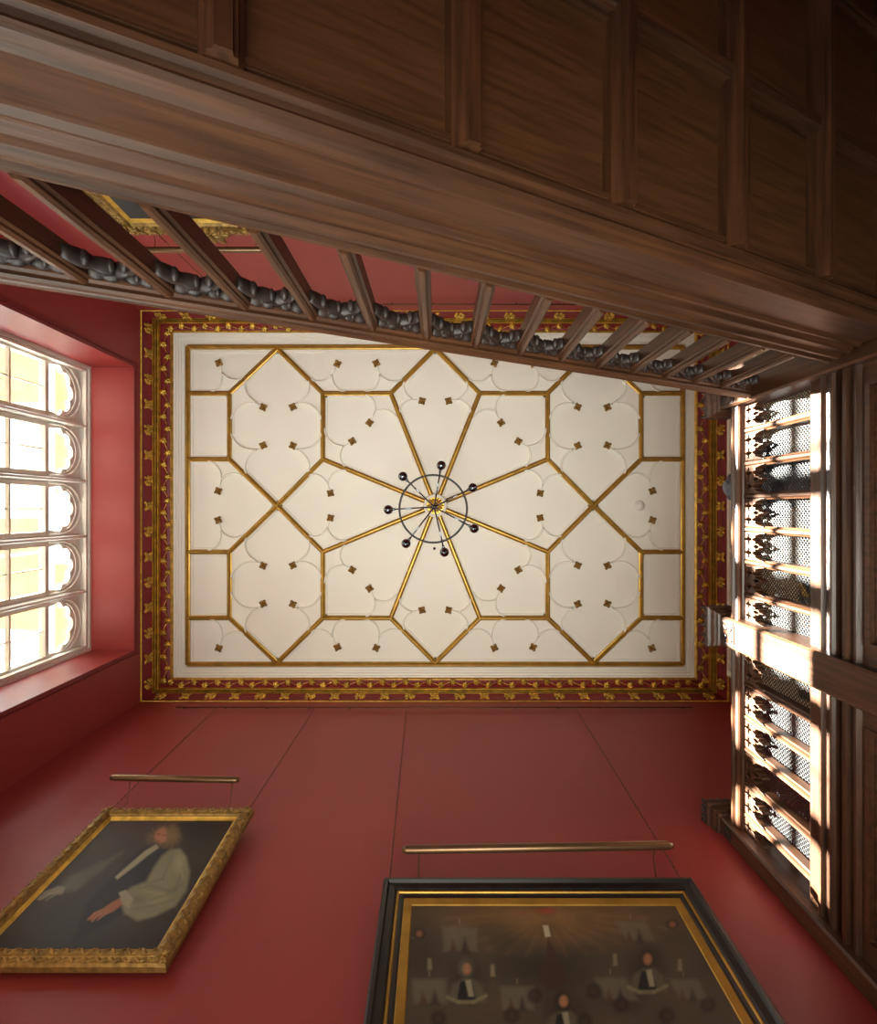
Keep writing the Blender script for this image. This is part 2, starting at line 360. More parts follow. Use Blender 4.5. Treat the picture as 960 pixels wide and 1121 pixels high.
# smoke detector and small ceiling fitting
sd = MB(); c = cp(700, 553.5, ZC); 
prof = [(.068, 0), (.07, -.012), (.062, -.03), (.04, -.04), (.038, -.05), (.0001, -.055)]
sd.loft([[(c.x+r*math.cos(t), c.y+r*math.sin(t), ZC+z) for t in [2*math.pi*i/24 for i in range(24)]] for r, z in prof], True, True, True)
tag(sd.build('smoke_detector', PLAST), 'small round white smoke detector on the cream ceiling, right of the chandelier', 'smoke detector')
sd = MB(); c = cp(475.5, 600.5, ZC); sd.loft([[(c.x+r*math.cos(t), c.y+r*math.sin(t), ZC+z) for t in [2*math.pi*i/12 for i in range(12)]] for r, z in ((.018, 0), (.018, -.01), (.008, -.012), (.006, -.05), (.012, -.055), (.0001, -.06))], True, True, True)
tag(sd.build('ceiling_hook', STEEL), 'tiny dark metal fitting on the cream ceiling just below the chandelier', 'ceiling fitting')

# ---------------------------------------------------------------- chandelier
ch = empty('chandelier', (-.052, -.016, 5.6)); tag(ch, 'round chandelier of seven chrome globes on thin arms with a dark hoop', 'chandelier')
hub = Vector((-.045, -.02, 5.62))
MB().tube([hub+Vector((0, 0, -.0)), Vector((-.042, -.038, 6.93))], .012, 8).build('stem', STEEL, ch)
MB().ell(hub, (.028, .028, .03)).build('hub', CHROME, ch)
MB().tube([(-.056+.357*math.cos(t), .0+.357*math.sin(t), 5.6) for t in [2*math.pi*i/64 for i in range(64)]], .011, 8, closed=True).build('hoop', STEEL, ch)
for px, py in ((483,509.5),(441,521.5),(425,558),(444.5,595),(486.5,604.5),(519,578.5),(517.5,534)):
    p = Vector(((px-480)/F*5.55, (py-557)/F*5.55, 5.55)); d = (p-hub).normalized()
    arm = MB().tube([hub, p], .0085, 6).build('arm', CHROME, ch)
    MB().ell(p+d*.0, (.05, .05, .05), None, 20, 12).build('globe', CHROME, arm)
    MB().tube([p-d*.075, p-d*.045], [.011, .018], 10).build('socket', CHROME, arm)

# ================================================================ WINDOW
win = S(MB().box(-4.33, -4.24, OY0, OY0+.06, OZ0, OZ1).box(-4.33, -4.24, OY1-.06, OY1, OZ0, OZ1).box(-4.33, -4.24, OY0+.06, OY1-.06, OZ1-.06, OZ1)
        .box(-4.33, -4.24, OY0+.06, OY1-.06, OZ0, OZ0+.07).build('window_1', WHITE))
def wframe(d, wd, x0, x1):
    m = MB(); a, bb, c_, e = OY0+d, OY1-d, OZ0+d, OZ1-d
    m.box(x0, x1, a, a+wd, c_, e).box(x0, x1, bb-wd, bb, c_, e).box(x0, x1, a+wd, bb-wd, e-wd, e).box(x0, x1, a+wd, bb-wd, c_, c_+wd); return m
wframe(0, .035, -4.24, -4.21).build('frame_moulding', WHITE, win)
wframe(.05, .022, -4.31, -4.225).build('frame_bead', WHITE, win)
mull = [-.99, -.33, .33, .99]
HX = [(-.5, 0), (-.5, .25), (-.28, .5), (-.22, .9), (-.12, 1), (.12, 1), (.22, .9), (.28, .5), (.5, .25), (.5, 0)]
for y in mull:
    m = MB().bar((-4.36, y, OZ0+.05), (-4.36, y, OZ1-.05), .085, .135, nrm=(1, 0, 0), prof=HX).build('mullion', WHITE, win)
edges = [OY0+.055]+mull+[OY1-.055]
def foil_outline():
    pts = []; hc = .13; base_r = .165; lobes = [(math.radians(a), .175, .085) for a in (2, 46, 90, 134, 178)]
    for i in range(181):
        a = math.radians(i); d = (math.cos(a), math.sin(a)); r = base_r
        for la, lr, rr in lobes:
            c0 = (lr*math.cos(la), lr*math.sin(la)); bq = d[0]*c0[0]+d[1]*c0[1]; disc = bq*bq-(lr*lr-rr*rr)
            if disc > 0: r = max(r, bq+math.sqrt(disc))
        pts.append((r*d[0], hc+r*d[1]))
    lo = [(pts[-1][0]+.02, 0.0), (pts[0][0]-.02, 0.0)]
    return pts+lo
casement_proto = None; tr_proto = None
for i in range(5):
    y0, y1 = edges[i]+(.035 if i else 0), edges[i+1]-(.035 if i < 4 else 0); yc = (y0+y1)/2; hw = (y1-y0)/2
    zb = 5.84; zt = OZ1-.055; H = zt-zb
    rect = [(-hw-.005, .003), (hw+.005, .003), (hw+.005, H), (-hw-.005, H)]
    fo = foil_outline()
    sc = (hw-.035)/.26; fo = [(x*sc, y+.012) for x, y in fo]
    t = plate('tracery_head', rect, [fo], (-4.325, yc, zb), (0, 1, 0), (0, 0, 1), (1, 0, 0), .04, WHITE, win, .004)
    # big enclosing arch moulding
    arcp = [(-4.29, yc-hw+.005, zb)]+[(-4.29, yc-(hw-.005)*math.cos(a), zb+.17+(H-.19)*math.sin(a)) for a in [math.pi*k/20 for k in range(21)]]+[(-4.29, yc+hw-.005, zb)]
    MB().tube(arcp, .016, 6).build('arch_moulding', WHITE, t)
    arcp = [(-4.3, yc-(hw-.035)*math.cos(a), zb+.16+(H-.25)*math.sin(a)) for a in [math.pi*k/20 for k in range(21)]]
    MB().tube(arcp, .010, 6).build('inner_arch_moulding', WHITE, t)
    MB().box(-4.352, -4.348, y0, y1, zb+.003, zt).build('glass', GLASS, t)
    # casement
    ca = MB(); z0, z1 = OZ0+.075, zb; w = .045
    ca.box(-4.37, -4.30, y0, y0+w, z0, z1).box(-4.37, -4.30, y1-w, y1, z0, z1).box(-4.37, -4.30, y0+w, y1-w, z1-w, z1).box(-4.37, -4.30, y0+w, y1-w, z0, z0+w)
    cas = ca.build('casement', WHITE, win)
    gb = MB()
    for z in (5.335, 4.87): gb.box(-4.36, -4.315, y0+w, y1-w, z-.012, z+.012)
    gb.box(-4.35, -4.33, yc-.006, yc+.006, z0+w, z1-w)
    gb.build('glazing_bar', WHITE, cas); MB().box(-4.345, -4.341, y0+w-.005, y1-w+.005, z0+w-.005, z1-w+.005).build('glass', GLASS, cas)
# lower window, added unseen below the view to let in daylight
w2 = MB()
for y in (-1.69, -.99, -.33, .33, .99, 1.685): w2.box(-4.36, -4.28, y-.03, y+.03, LZ0, LZ1)
for z in (LZ0+.03, .4, 1.3, 2.2, LZ1-.03): w2.box(-4.35, -4.29, OY0, OY1, z-.025, z+.025)
w2o = S(w2.build('added_window_2', WHITE)); MB().box(-4.325, -4.321, OY0, OY1, LZ0, LZ1).build('glass', GLASS, w2o)

# outside: ground, scaffold, pale building high up
S(MB().box(-60, -4.7, -40, 40, ZF-.5, ZF-.3).build('ground', STONE))
sc = empty('scaffold', (-9, 0, ZF-.3)); tag(sc, 'pale scaffold with boards, glimpsed bright outside the tall traceried window', 'scaffold')
for y in (-6.2, -3.9, -1.7, .9, 3.1, 5.4):
    for x in (-8.3, -9.8): MB().tube([(x, y, ZF-.3), (x, y, 20)], .03, 8).build('pole', POLE, sc)
for z in (11.3, 13.3, 15.3, 17.3):
    for x in (-8.3, -9.8): MB().tube([(x, -7, z), (x, 7, z)], .03, 8).build('ledger', POLE, sc)
for z, ys in ((11.4, ((-5.5, -2.3), (.2, 2.6))), (13.4, ((-3.6, -.4), (1.4, 5.0))), (15.4, ((-6, -3), (-1, 2.2))), (17.4, ((-5, 5),))):
    for a, bb in ys: MB().box(-9.7, -8.4, a, bb, z, z+.05).build('board', BOARD, sc)
eb = empty('building', (-14, 0, 11)); tag(eb, 'tan building front seen washed out behind the window scaffold', 'building')
e = MB(); e.box(-15, -14, -12, 12, 18.9, 23); e.build('wall', EXTW, eb)
for y, w in ((-11, 1), (-5, .5), (-3.7, .25), (1.4, .35), (2.9, .5), (4.7, .3), (11, 1)): MB().box(-14.8, -14.1, y-w, y+w, ZF-.3, 18.9).build('pier', EXTW, eb)
for z in (16.9, 18.0):
    MB().box(-14.5, -14.2, 1.4, 4.7, z, z+.22).build('beam', EXTW, eb); MB().box(-14.5, -14.2, -5, -3.7, z, z+.22).build('beam', EXTW, eb)
S(MB().box(-7.3, -6.9, -12, 12, ZF-.3, 6.30).box(-7.3, -6.9, 1.04, 1.6, 6.30, 8.2).build('wall_sun_blocker', EXTW))  # unseen wall and pier, added to trim the sun patch on the balustrade

# ================================================================ STAIRCASE
SL = .52
HZ = lambda x: 2.418+SL*x      # underside of hand rail
TZ = lambda x: 1.735+SL*x      # top of the string
XA, XB = -3.66, 2.06
st = empty('staircase', (-3.66, -.8, ZF)); tag(st, 'dark oak flight of stairs seen from below, rising to the right', 'staircase')
def sweep(prof, zf, x0, x1, name, m, parent, weld=False):   # prof (y, dz)
    return MB().loft([[(x, y, zf(x)+dz) for y, dz in prof] for x in (x0, x1)]).build(name, m, parent)
sp = [(-.90, 0), (-.775, 0), (-.768, -.012), (-.768, -.03), (-.785, -.036), (-.79, -.05), (-.775, -.06), (-.772, -.085), (-.79, -.1), (-.792, -.125), (-.78, -.135), (-.782, -.16),
      (-.80, -.18), (-.805, -.20), (-.79, -.21), (-.79, -.22), (-.806, -.23), (-.806, -.41), (-.79, -.417), (-.79, -.43), (-.80, -.438), (-.808, -.445), (-.815, -.455), (-.83, -.462), (-.842, -.452), (-.855, -.456), (-.865, -.466), (-.88, -.468), (-.888, -.456), (-.89, -.43), (-.90, -.42), (-.90, 0)]
sweep(sp, TZ, XA, XB, 'string', WX, st)
# soffit: boards, ribs, rails
SO = lambda x: TZ(x)-.42
sy0, sy1 = -.895, YN+.01
ribx = [.053+(.50 if k < 0 else .470)*k for k in range(-8, 5)]
raily = [-1.475, -2.04]
ybounds = [(-.895, -1.475), (-1.475, -2.04), (-2.04, YN+.005)]
xb = [XA]+[x for x in ribx if x > XA+.1]+[XB]
for i in range(len(xb)-1):
    for (ya, yb) in ybounds:
        x0, x1 = xb[i]+.03, xb[i+1]-.03
        m = MB(); a, bb = yb+.03, ya-.03
        xi0, xi1 = xb[i], xb[i+1]
        m.add([(xi0, yb, SO(xi0)), (xi1, yb, SO(xi1)), (xi1, ya, SO(xi1)), (xi0, ya, SO(xi0)),
               (xi0, yb, SO(xi0)+.03), (xi1, yb, SO(xi1)+.03), (xi1, ya, SO(xi1)+.03), (xi0, ya, SO(xi0)+.03)],
              [(0,3,2,1),(4,5,6,7),(0,1,5,4),(1,2,6,5),(2,3,7,6),(3,0,4,7)])
        m.build('soffit_panel', WP, st)
RR = [(-.5, 0), (-.5, .45), (-.38, .5), (-.34, .8), (-.24, .82), (-.2, 1), (.2, 1), (.24, .82), (.34, .8), (.38, .5), (.5, .45), (.5, 0)]
nrm = Vector((SL, 0, -1)).normalized()
for x in ribx:
    if x < XA+.1: continue
    MB().bar((x, sy0+.01, SO(x)), (x, sy1, SO(x)), .085, .075, nrm=nrm, prof=RR).build('soffit_rib', WY, st)
for y in raily:
    MB().bar((XA, y, SO(XA)), (XB, y, SO(XB)), .08, .05, nrm=nrm, prof=RR).build('soffit_rail', WX, st)
MB().bar((XA, -.912, SO(XA)), (XB, -.912, SO(XB)), .03, .03, nrm=nrm, prof=RR).build('soffit_rail', WX, st)
# treads (hidden from below, real from elsewhere)
trm = MB(); ns = 20
for i in range(ns):
    x0 = XA+(XB-XA)*i/ns; x1 = XA+(XB-XA)*(i+1)/ns
    trm.box(x0, x1, YN+.005, -.93, TZ(x1)-.385, TZ(x1)-.12)
trm.build('treads', WY, st)
# hand rail
hp = [(-.745, .006), (-.74, .02), (-.748, .03), (-.74, .042), (-.735, .055), (-.742, .065), (-.755, .07), (-.752, .085), (-.765, .1), (-.80, .108), (-.835, .1), (-.848, .085), (-.845, .07), (-.858, .065), (-.865, .05), (-.852, .03), (-.86, .02), (-.855, .006), (-.845, 0), (-.83, .008), (-.82, .0), (-.78, .0), (-.77, .008), (-.755, 0)]
sweep(hp, HZ, XA, XB, 'hand_rail', WX, st)
# balusters with cusped arches between them
BP = [(-.5, -.5), (-.5, .2), (-.32, .28), (-.3, .38), (-.16, .5), (.16, .5), (.3, .38), (.32, .28), (.5, .2), (.5, -.5)]
bxs = [-.054+.2305*k for k in range(-12, 9)]
bxs = [x for x in bxs if x > XA+.3]
def baluster(x):
    w, d = .052, .085; y = -.805
    a = [(x+u*w, y+v*d, TZ(x+u*w)-.002) for u, v in BP]; bb = [(x+u*w, y+v*d, HZ(x+u*w)+.004) for u, v in BP]
    return MB().loft([a, bb])
bal0 = baluster(0).build('baluster', WZ, st)
def knobby(m, p, q, sag, r, n=10, kn=3, ydepth=1.6):
    pts = []; rs = []
    p, q = Vector(p), Vector(q)
    for i in range(n+1):
        t = i/n; z = p.lerp(q, t); z.z -= 0; pts.append(z+Vector((0, 0, sag*4*t*(1-t)))); rs.append(r*(1+.35*abs(math.sin(t*math.pi*kn))))
    rings = []
    for i, c_ in enumerate(pts):
        d = (pts[min(i+1, n)]-pts[max(i-1, 0)]).normalized(); a = Vector((0, 1, 0)); bq = d.cross(a).normalized()
        rings.append([c_+a*math.cos(k*math.pi/4)*rs[i]*ydepth+bq*math.sin(k*math.pi/4)*rs[i] for k in range(8)])
    m.loft(rings, True, True, True)
def tracery():
    m = MB(); g = .2305; y = -.81; w2_ = .026
    Zr = lambda x: HZ(x)
    xl, xr = w2_, g-w2_; xm = g*.5
    zl, zr, zm = Zr(xl)-.15, Zr(xr)-.15, Zr(xm)-.062
    knobby(m, (xl, y, zl), (xm, y, zm), .022, .0105, kn=2, ydepth=2.2); knobby(m, (xr, y, zr), (xm, y, zm), .022, .0105, kn=2, ydepth=2.2)
    knobby(m, (xm, y, zm-.005), (xm, y, Zr(xm)), 0, .012, 4, 1)
    for (xa_, za_, sg) in ((xl, zl, 1), (xr, zr, -1)):          # leafy crockets on the arch limbs
        for t in (.45,):
            c_ = Vector((xa_, y, za_)).lerp(Vector((xm, y, zm)), t); m.ell(c_+Vector((0, 0, -.008)), (.015, .028, .013), Matrix.Rotation(.5*sg, 3, 'Y'), 8, 5)
    m.ell((xm, y, zm-.022), (.012, .026, .016), None, 8, 5)
    knobby(m, (xl, y, Zr(xl)-.018), (xm-.012, y, Zr(xm)-.022), .004, .0095, kn=2, ydepth=2.6)
    knobby(m, (xr, y, Zr(xr)-.018), (xm+.012, y, Zr(xm)-.022), .004, .0095, kn=2, ydepth=2.6)
    for t in (.25, .75):
        xx = xl+(xr-xl)*t; m.ell((xx, y, Zr(xx)-.034), (.011, .026, .011), None, 8, 5)
    return m
# shift meshes along the slope: same mesh, location (x, 0, SL*x)
tr0 = tracery().build('carved_arch', WC, st)
first = True
for i, x in enumerate(bxs):
    o = bal0 if i == 0 else copy(bal0, parent=st); o.location = (x, 0, SL*x)
    t = tr0 if i == 0 else copy(tr0, parent=st); t.location = (x, 0, SL*x)

# ================================================================ LANDING
XS = 2.2
lb = empty('landing_balustrade', (XS, .8, 2.95)); tag(lb, 'sunlit oak landing balustrade with wire mesh and carved tracery, on the right', 'balustrade')
posts = [(-.93, -.73), (.784, .996), (2.265, 2.39)]
rprof = [(2.12, 3.755), (2.13, 3.745), (2.15, 3.75), (2.16, 3.745), (2.20, 3.745), (2.24, 3.745), (2.25, 3.755), (2.28, 3.75), (2.285, 3.79), (2.27, 3.80), (2.275, 3.83), (2.25, 3.87), (2.2, 3.885), (2.15, 3.87), (2.125, 3.85), (2.13, 3.83), (2.112, 3.825), (2.108, 3.80), (2.125, 3.79), (2.115, 3.775)]
bprof = [(2.26, 3.065), (2.15, 3.065), (2.143, 3.05), (2.143, 2.985), (2.155, 2.975), (2.26, 2.975)]
pprof = [(2.30, 2.975), (2.135, 2.975), (2.125, 2.965), (2.125, 2.945), (2.15, 2.935), (2.158, 2.90), (2.145, 2.88), (2.12, 2.872), (2.115, 2.85), (2.13, 2.84), (2.155, 2.835), (2.155, 2.80), (2.13, 2.79), (2.115, 2.775), (2.115, 2.75), (2.14, 2.745), (2.14, 2.715), (2.125, 2.71), (2.12, 2.69), (2.145, 2.68), (2.30, 2.68)]
land = empty('landing', (2.3, 0, 2.7)); tag(land, 'oak moulded edge and wall panelling below the landing balustrade, far right', 'panelling')
for (a, c_), nb in (((-.73, .784), (-.55, -.319, -.088, .143, .374, .605)), ((.996, 2.265), (1.235, 1.465, 1.695, 1.925, 2.155))):
    MB().loft([[(x, y, z) for x, z in rprof] for y in (a, c_)]).build('hand_rail', WY, lb)
    MB().loft([[(x, y, z) for x, z in bprof] for y in (a, c_)]).build('bottom_rail', WY, lb)
    for y in nb:
        r = [[(XS-v*.085, y+u*.05, z) for u, v in BP] for z in (3.06, 3.75)]
        MB().loft(r).build('baluster', WZ, lb)
    ed = [a]+list(nb)+[c_]
    for i in range(len(ed)-1):
        y0, y1 = ed[i]+(.022 if i else 0), ed[i+1]-(.022 if i < len(ed)-2 else 0); w = y1-y0; H = .21
        n = 2 if w > .15 else 1
        nl = 3*n; low = []
        for j in range(nl*8+1):        # cusped lower edge
            t = j/(nl*8); ph = t*nl; k = ph-math.floor(ph)
            arch = .075*math.sin(math.pi*((t*n) % 1 if t < 1 else 1.0)); low.append((t*w, .01+arch*1.15+.022*math.sin(math.pi*k)))
        outline = low+[(w, H), (0, H)]
        holes = []
        for h_ in range(n):
            cx = w*(h_+.5)/n; cy = H-.052; rr = min(.031, w/n*.32)
            hole = []
            for j in range(32):
                th = 2*math.pi*j/32; r_ = rr*(1+.38*math.cos(4*th)); hole.append((cx+r_*math.cos(th), cy+r_*math.sin(th)))
            holes.append(hole)
        for h_ in range(1, n):
            cx = w*h_/n; hole = [(cx+.015*math.cos(2*math.pi*j/12)*(1-.6*math.sin(2*math.pi*j/12)), .07+.032*math.sin(2*math.pi*j/12)) for j in range(12)]; holes.append(hole)
        plate('tracery_panel', outline, holes, (XS-.01, y0, 3.75-H), (0, 1, 0), (0, 0, 1), (1, 0, 0), .05, WZ, lb, .003)
    # wire mesh, diagonal weave behind the balusters
    ms = MB(); x = XS+.058; z0, z1 = 3.06, 3.76; pit = .028; wd = .0045; hgt = z1-z0; yy = a-hgt; k = 0
    while yy < c_:
        for dr in (1, -1):
            pa = Vector((x+.002*dr, yy, z0)); pb = Vector((x+.002*dr, yy+hgt, z1))
            if dr < 0: pa, pb = Vector((pa.x, yy, z1)), Vector((pa.x, yy+hgt, z0))
            t0 = max(0, (a-yy)/hgt); t1 = min(1, (c_-yy)/hgt)
            if t1 > t0: ms.bar(pa.lerp(pb, t0), pa.lerp(pb, t1), wd, .003, nrm=(1, 0, 0))
        yy += pit
    ms.build('wire_mesh', IRON, lb)
# moulded landing edge and panelling under it
for (a, c_) in ((YN+.005, -.93), (-.73, .784), (.996, 2.265)):
    MB().loft([[(x, y, z) for x, z in pprof] for y in (a, c_)]).build('edge_moulding', WY, land)
    MB().box(2.175, 2.25, a, c_, ZF, 2.70).build('wall_panel', WZ, land)
    m = MB(); zt = 2.69
    for d0, d1, xx in ((0, .10, 2.145), (.10, .115, 2.135), (.125, .135, 2.16)):
        for z0, z1 in ((1.2, 2.69), (-1.25, 1.15)):
            m.box(xx, 2.18, a+d0, a+d1, z0+d0, z1-d0*.35).box(xx, 2.18, c_-d1, c_-d0, z0+d0, z1-d0*.35)
            m.box(xx, 2.18, a+d1, c_-d1, z0+d0, z0+d1).box(xx, 2.18, a+d1, c_-d1, z1-d0*.35-.03, z1-d0*.35)
    m.build('panel_frame', WZ, land)
MB().box(2.29, XR-.005, YN+.005, YS-.005, 2.7, 2.93).build('landing_floor', WY, land)
def newel(name, y0, y1, label, zb=ZF):
    yc = (y0+y1)/2; hw = (y1-y0)/2
    m = MB(); x0, x1 = 2.075, 2.285; c = .012
    ring = [(x0+c, y0), (x1-c, y0), (x1, y0+c), (x1, y1-c), (x1-c, y1), (x0+c, y1), (x0, y1-c), (x0, y0+c)]
    m.loft([[(x, y, z) for x, y in ring] for z in (zb, 3.93)]); n = m.build('newel_post', WZ, lb)
    cap = MB(); 
    for z, e in ((3.93, .0), (3.93, .012), (3.945, .02), (3.955, .014), (3.965, .03), (3.985, .04), (4.0, .04), (4.005, .028), (4.03, .03), (4.04, .055), (4.055, .055), (4.07, .03), (4.09, .0), (4.10, -.03)):
        pass
    lv = ((3.90, .002), (3.905, .015), (3.92, .018), (3.93, .01), (3.94, .026), (3.955, .034), (3.965, .034), (3.97, .022), (3.985, .022), (3.995, .045), (4.015, .048), (4.022, .03), (4.03, .0), (4.06, -.04))
    ymax = YS-.004
    cap.loft([[(x0-e, y0-e, z), (x1+e, y0-e, z), (x1+e, min(y1+e, ymax), z), (x0-e, min(y1+e, ymax), z)] for z, e in lv]); cap.build('capital', WZ, n)
    lf = MB()
    for k in range(5):
        y = y0-.03+(min(y1+.03, ymax-.012)-y0+.03)*k/4
        lf.ell((x0-.04, y, 4.04), (.014, .016, .03), None, 8, 5); lf.ell((x0-.045, y, 4.065), (.018, .012, .012), None, 8, 5)
        lf.ell((x1+.03, y, 4.04), (.014, .016, .03), None, 8, 5)
    for k in range(1, 5):
        x = x0-.04+.27*k/5; lf.ell((x, y0-.04, 4.04), (.016, .014, .03), None, 8, 5)
        if y1 < 2.3: lf.ell((x, y1+.04, 4.04), (.016, .014, .03), None, 8, 5)
    lf.box(x0-.045, x0-.03, y0-.03, min(y1+.03, ymax-.01), 4.02, 4.045).box(x1+.02, x1+.035, y0-.03, min(y1+.03, ymax-.01), 4.02, 4.045).box(x0-.045, x1+.035, y0-.045, y0-.03, 4.02, 4.045)
    if y1 < 2.3: lf.box(x0-.045, x1+.035, y1+.03, y1+.045, 4.02, 4.045)
    lf.build('carved_cresting', WC, n)
    cv = MB(); s_ = min(hw-.03, .07)
    for a_ in (-1, 1):
        for b_ in (-1, 1): cv.ell((x0-.002, yc+a_*s_*.5, 3.80+b_*s_*.5), (.008, s_*.42, s_*.25), Matrix.Rotation(a_*b_*.8, 3, 'X'), 8, 5)
    cv.box(x0-.006, x0, yc-s_-.01, yc-s_, 3.80-s_, 3.80+s_).box(x0-.006, x0, yc+s_, yc+s_+.01, 3.80-s_, 3.80+s_).box(x0-.006, x0, yc-s_, yc+s_, 3.80+s_, 3.81+s_).box(x0-.006, x0, yc-s_, yc+s_, 3.79-s_, 3.80-s_)
    cv.build('carved_square', WC, n)
newel('newel_post', *posts[0], 'oak newel post where the stair hand rail meets the landing balustrade')
newel('newel_post', *posts[1], 'broad sunlit oak newel post between the two runs of landing balustrade')
newel('newel_post', *posts[2], 'narrow oak newel post against the red wall at the balustrade end')

# cream screen on the east wall beyond the landing
ds = empty('door_surround', (3.5, 0, 2.93)); tag(ds, 'tall pale panelled surround on the wall beyond the landing balustrade', 'door surround')
m = MB(); m.box(3.53, 3.6, -1.95, 2.05, 5.2, 6.46).box(3.53, 3.6, -1.95, -.2, 2.94, 5.2).box(3.53, 3.6, 1.85, 2.05, 2.94, 5.2)
m.build('pale_panel', STONE, ds)
m = MB(); 
for y in (-1.9, -1.2, -.35, .5, 1.3, 1.98): m.box(3.50, 3.53, y-.03, y+.03, 5.36, 6.42)
for z in (6.42, 5.9): m.box(3.505, 3.53, -1.93, 2.03, z-.03, z+.02)
m.tube([(3.52, .1+.75*math.cos(a), 5.38+.55*math.sin(a)) for a in [math.pi*k/20 for k in range(21)]], .02, 6)
m.tube([(3.52, 1.2+.55*math.cos(a), 5.38+.45*math.sin(a)) for a in [math.pi*k/20 for k in range(21)]], .02, 6)
m.build('pale_moulding', WHITE, ds)
MB().box(3.55, 3.6, -.2, 1.85, 2.94, 5.2).build('dark_door', DARKD, ds)
m = MB()
for k in range(7):
    y = -.1+k*.3; m.ell((3.54, y, 5.13), (.02, .06, .04)); m.ell((3.53, y+.03, 5.08), (.02, .03, .05)); m.ell((3.54, y-.05, 5.17), (.02, .04, .03))
m.build('gilt_carving', GOLD, ds)

# sculpture on the landing
def sculpture():
    root = empty('sculpture', (2.72, -.2, 2.94)); tag(root, 'grey blue robed figure sculpture standing behind the landing balustrade mesh', 'sculpture')
    cx, cy = 2.72, -.2; rings = []; N = 40
    P = [(2.94, .24, .22, .02), (3.05, .235, .21, .022), (3.4, .21, .19, .024), (3.75, .19, .18, .022), (4.0, .17, .17, .018), (4.25, .16, .19, .014), (4.42, .15, .21, .012), (4.5, .12, .19, .006), (4.55, .085, .11, .002),
         (4.59, .066, .066, 0), (4.64, .066, .064, 0), (4.68, .09, .075, 0), (4.73, .108, .088, 0), (4.79, .118, .1, 0), (4.85, .118, .104, .002), (4.90, .104, .094, .002), (4.945, .07, .066, .002), (4.965, .02, .02, 0)]
    for z, rx, ry, fa in P:
        r = []
        for k in range(N):
            t = 2*math.pi*k/N; f_ = 1+fa/.2*math.sin(7*t+z*2)+fa/.3*math.sin(11*t)
            x = cx+rx*f_*math.cos(t)*.9; y = cy+ry*f_*math.sin(t)
            ft = math.exp(-((t-math.pi)/.16)**2)       # face looks towards -x
            if 4.62 < z < 4.92: x -= ft*{4.64: .0, 4.68: .012, 4.73: .008, 4.79: .03, 4.85: .0}.get(z, 0)
            r.append((x, y, z))
        rings.append(r)
    m = MB().loft(rings, True, True, True)
    m.tube([(cx-.02, cy-.19, 4.42), (cx-.05, cy-.25, 4.2), (cx-.12, cy-.2, 4.02), (cx-.27, cy-.1, 4.08)], [.075, .08, .075, .035], 12)
    m.tube([(cx-.02, cy+.18, 4.42), (cx-.02, cy+.22, 4.2), (cx-.1, cy+.16, 4.0), (cx-.2, cy+.0, 3.98)], [.075, .075, .07, .035], 12)
    for k in range(4): m.tube([(cx-.26, cy-.12+k*.016, 4.085), (cx-.32, cy-.11+k*.017, 4.1), (cx-.345, cy-.10+k*.016, 4.08)], [.011, .010, .007], 6)
    o = m.build('figure', STAT, root)
    h = MB()
    for k in range(26):
        t = -1.9+k*3.8/25; 
        for z, r_ in ((4.9, .1), (4.83, .122), (4.75, .115), (4.68, .1)):
            h.ell((cx+.01+r_*math.cos(t)*.95, cy+r_*math.sin(t), z), (.03, .028, .034), None, 6, 4)
    for y in (-.035, .035): h.ell((cx-.1, cy+y, 4.81), (.012, .018, .009), None, 8, 5)
    h.build('hair', STAT, root)
sculpture()

# ================================================================ PICTURES
def inpoly(px, py, poly):
    ins = np.zeros(px.shape, bool); n = len(poly); dmin = np.full(px.shape, 1e9)
    for i in range(n):
        x0, y0 = poly[i]; x1, y1 = poly[(i+1) % n]
        c = ((y0 > py) != (y1 > py)) & (px < (x1-x0)*(py-y0)/((y1-y0)+1e-9)+x0); ins ^= c
        dx, dy = x1-x0, y1-y0; t = np.clip(((px-x0)*dx+(py-y0)*dy)/(dx*dx+dy*dy+1e-9), 0, 1)
        dmin = np.minimum(dmin, np.hypot(px-x0-t*dx, py-y0-t*dy))
    return np.where(ins, dmin, -dmin)
class Paint:
    def __init__(s, px, py, col): s.px, s.py = px, py; s.c = np.tile(np.array(srgb(*col)[:3]), (len(px), 1))
    def mix(s, a, col, op=1): a = np.clip(a, 0, 1)[:, None]*op; s.c = s.c*(1-a)+np.array(srgb(*col)[:3])*a
    def ell(s, cx, cy, rx, ry, col, soft=.25, op=1, rot=0):
        dx, dy = s.px-cx, s.py-cy; c, n = math.cos(rot), math.sin(rot); u = (dx*c+dy*n)/rx; v = (-dx*n+dy*c)/ry
        s.mix((1-np.hypot(u, v))/soft, col, op)
    def poly(s, pts, col, soft=1.5, op=1): s.mix(inpoly(s.px, s.py, pts)/soft+.5, col, op)
    def line(s, pts, w, col, op=1, soft=1.0):
        for (x0, y0), (x1, y1) in zip(pts, pts[1:]):
            dx, dy = x1-x0, y1-y0; t = np.clip(((s.px-x0)*dx+(s.py-y0)*dy)/(dx*dx+dy*dy), 0, 1)
            s.mix((w-np.hypot(s.px-x0-t*dx, s.py-y0-t*dy))/soft, col, op)
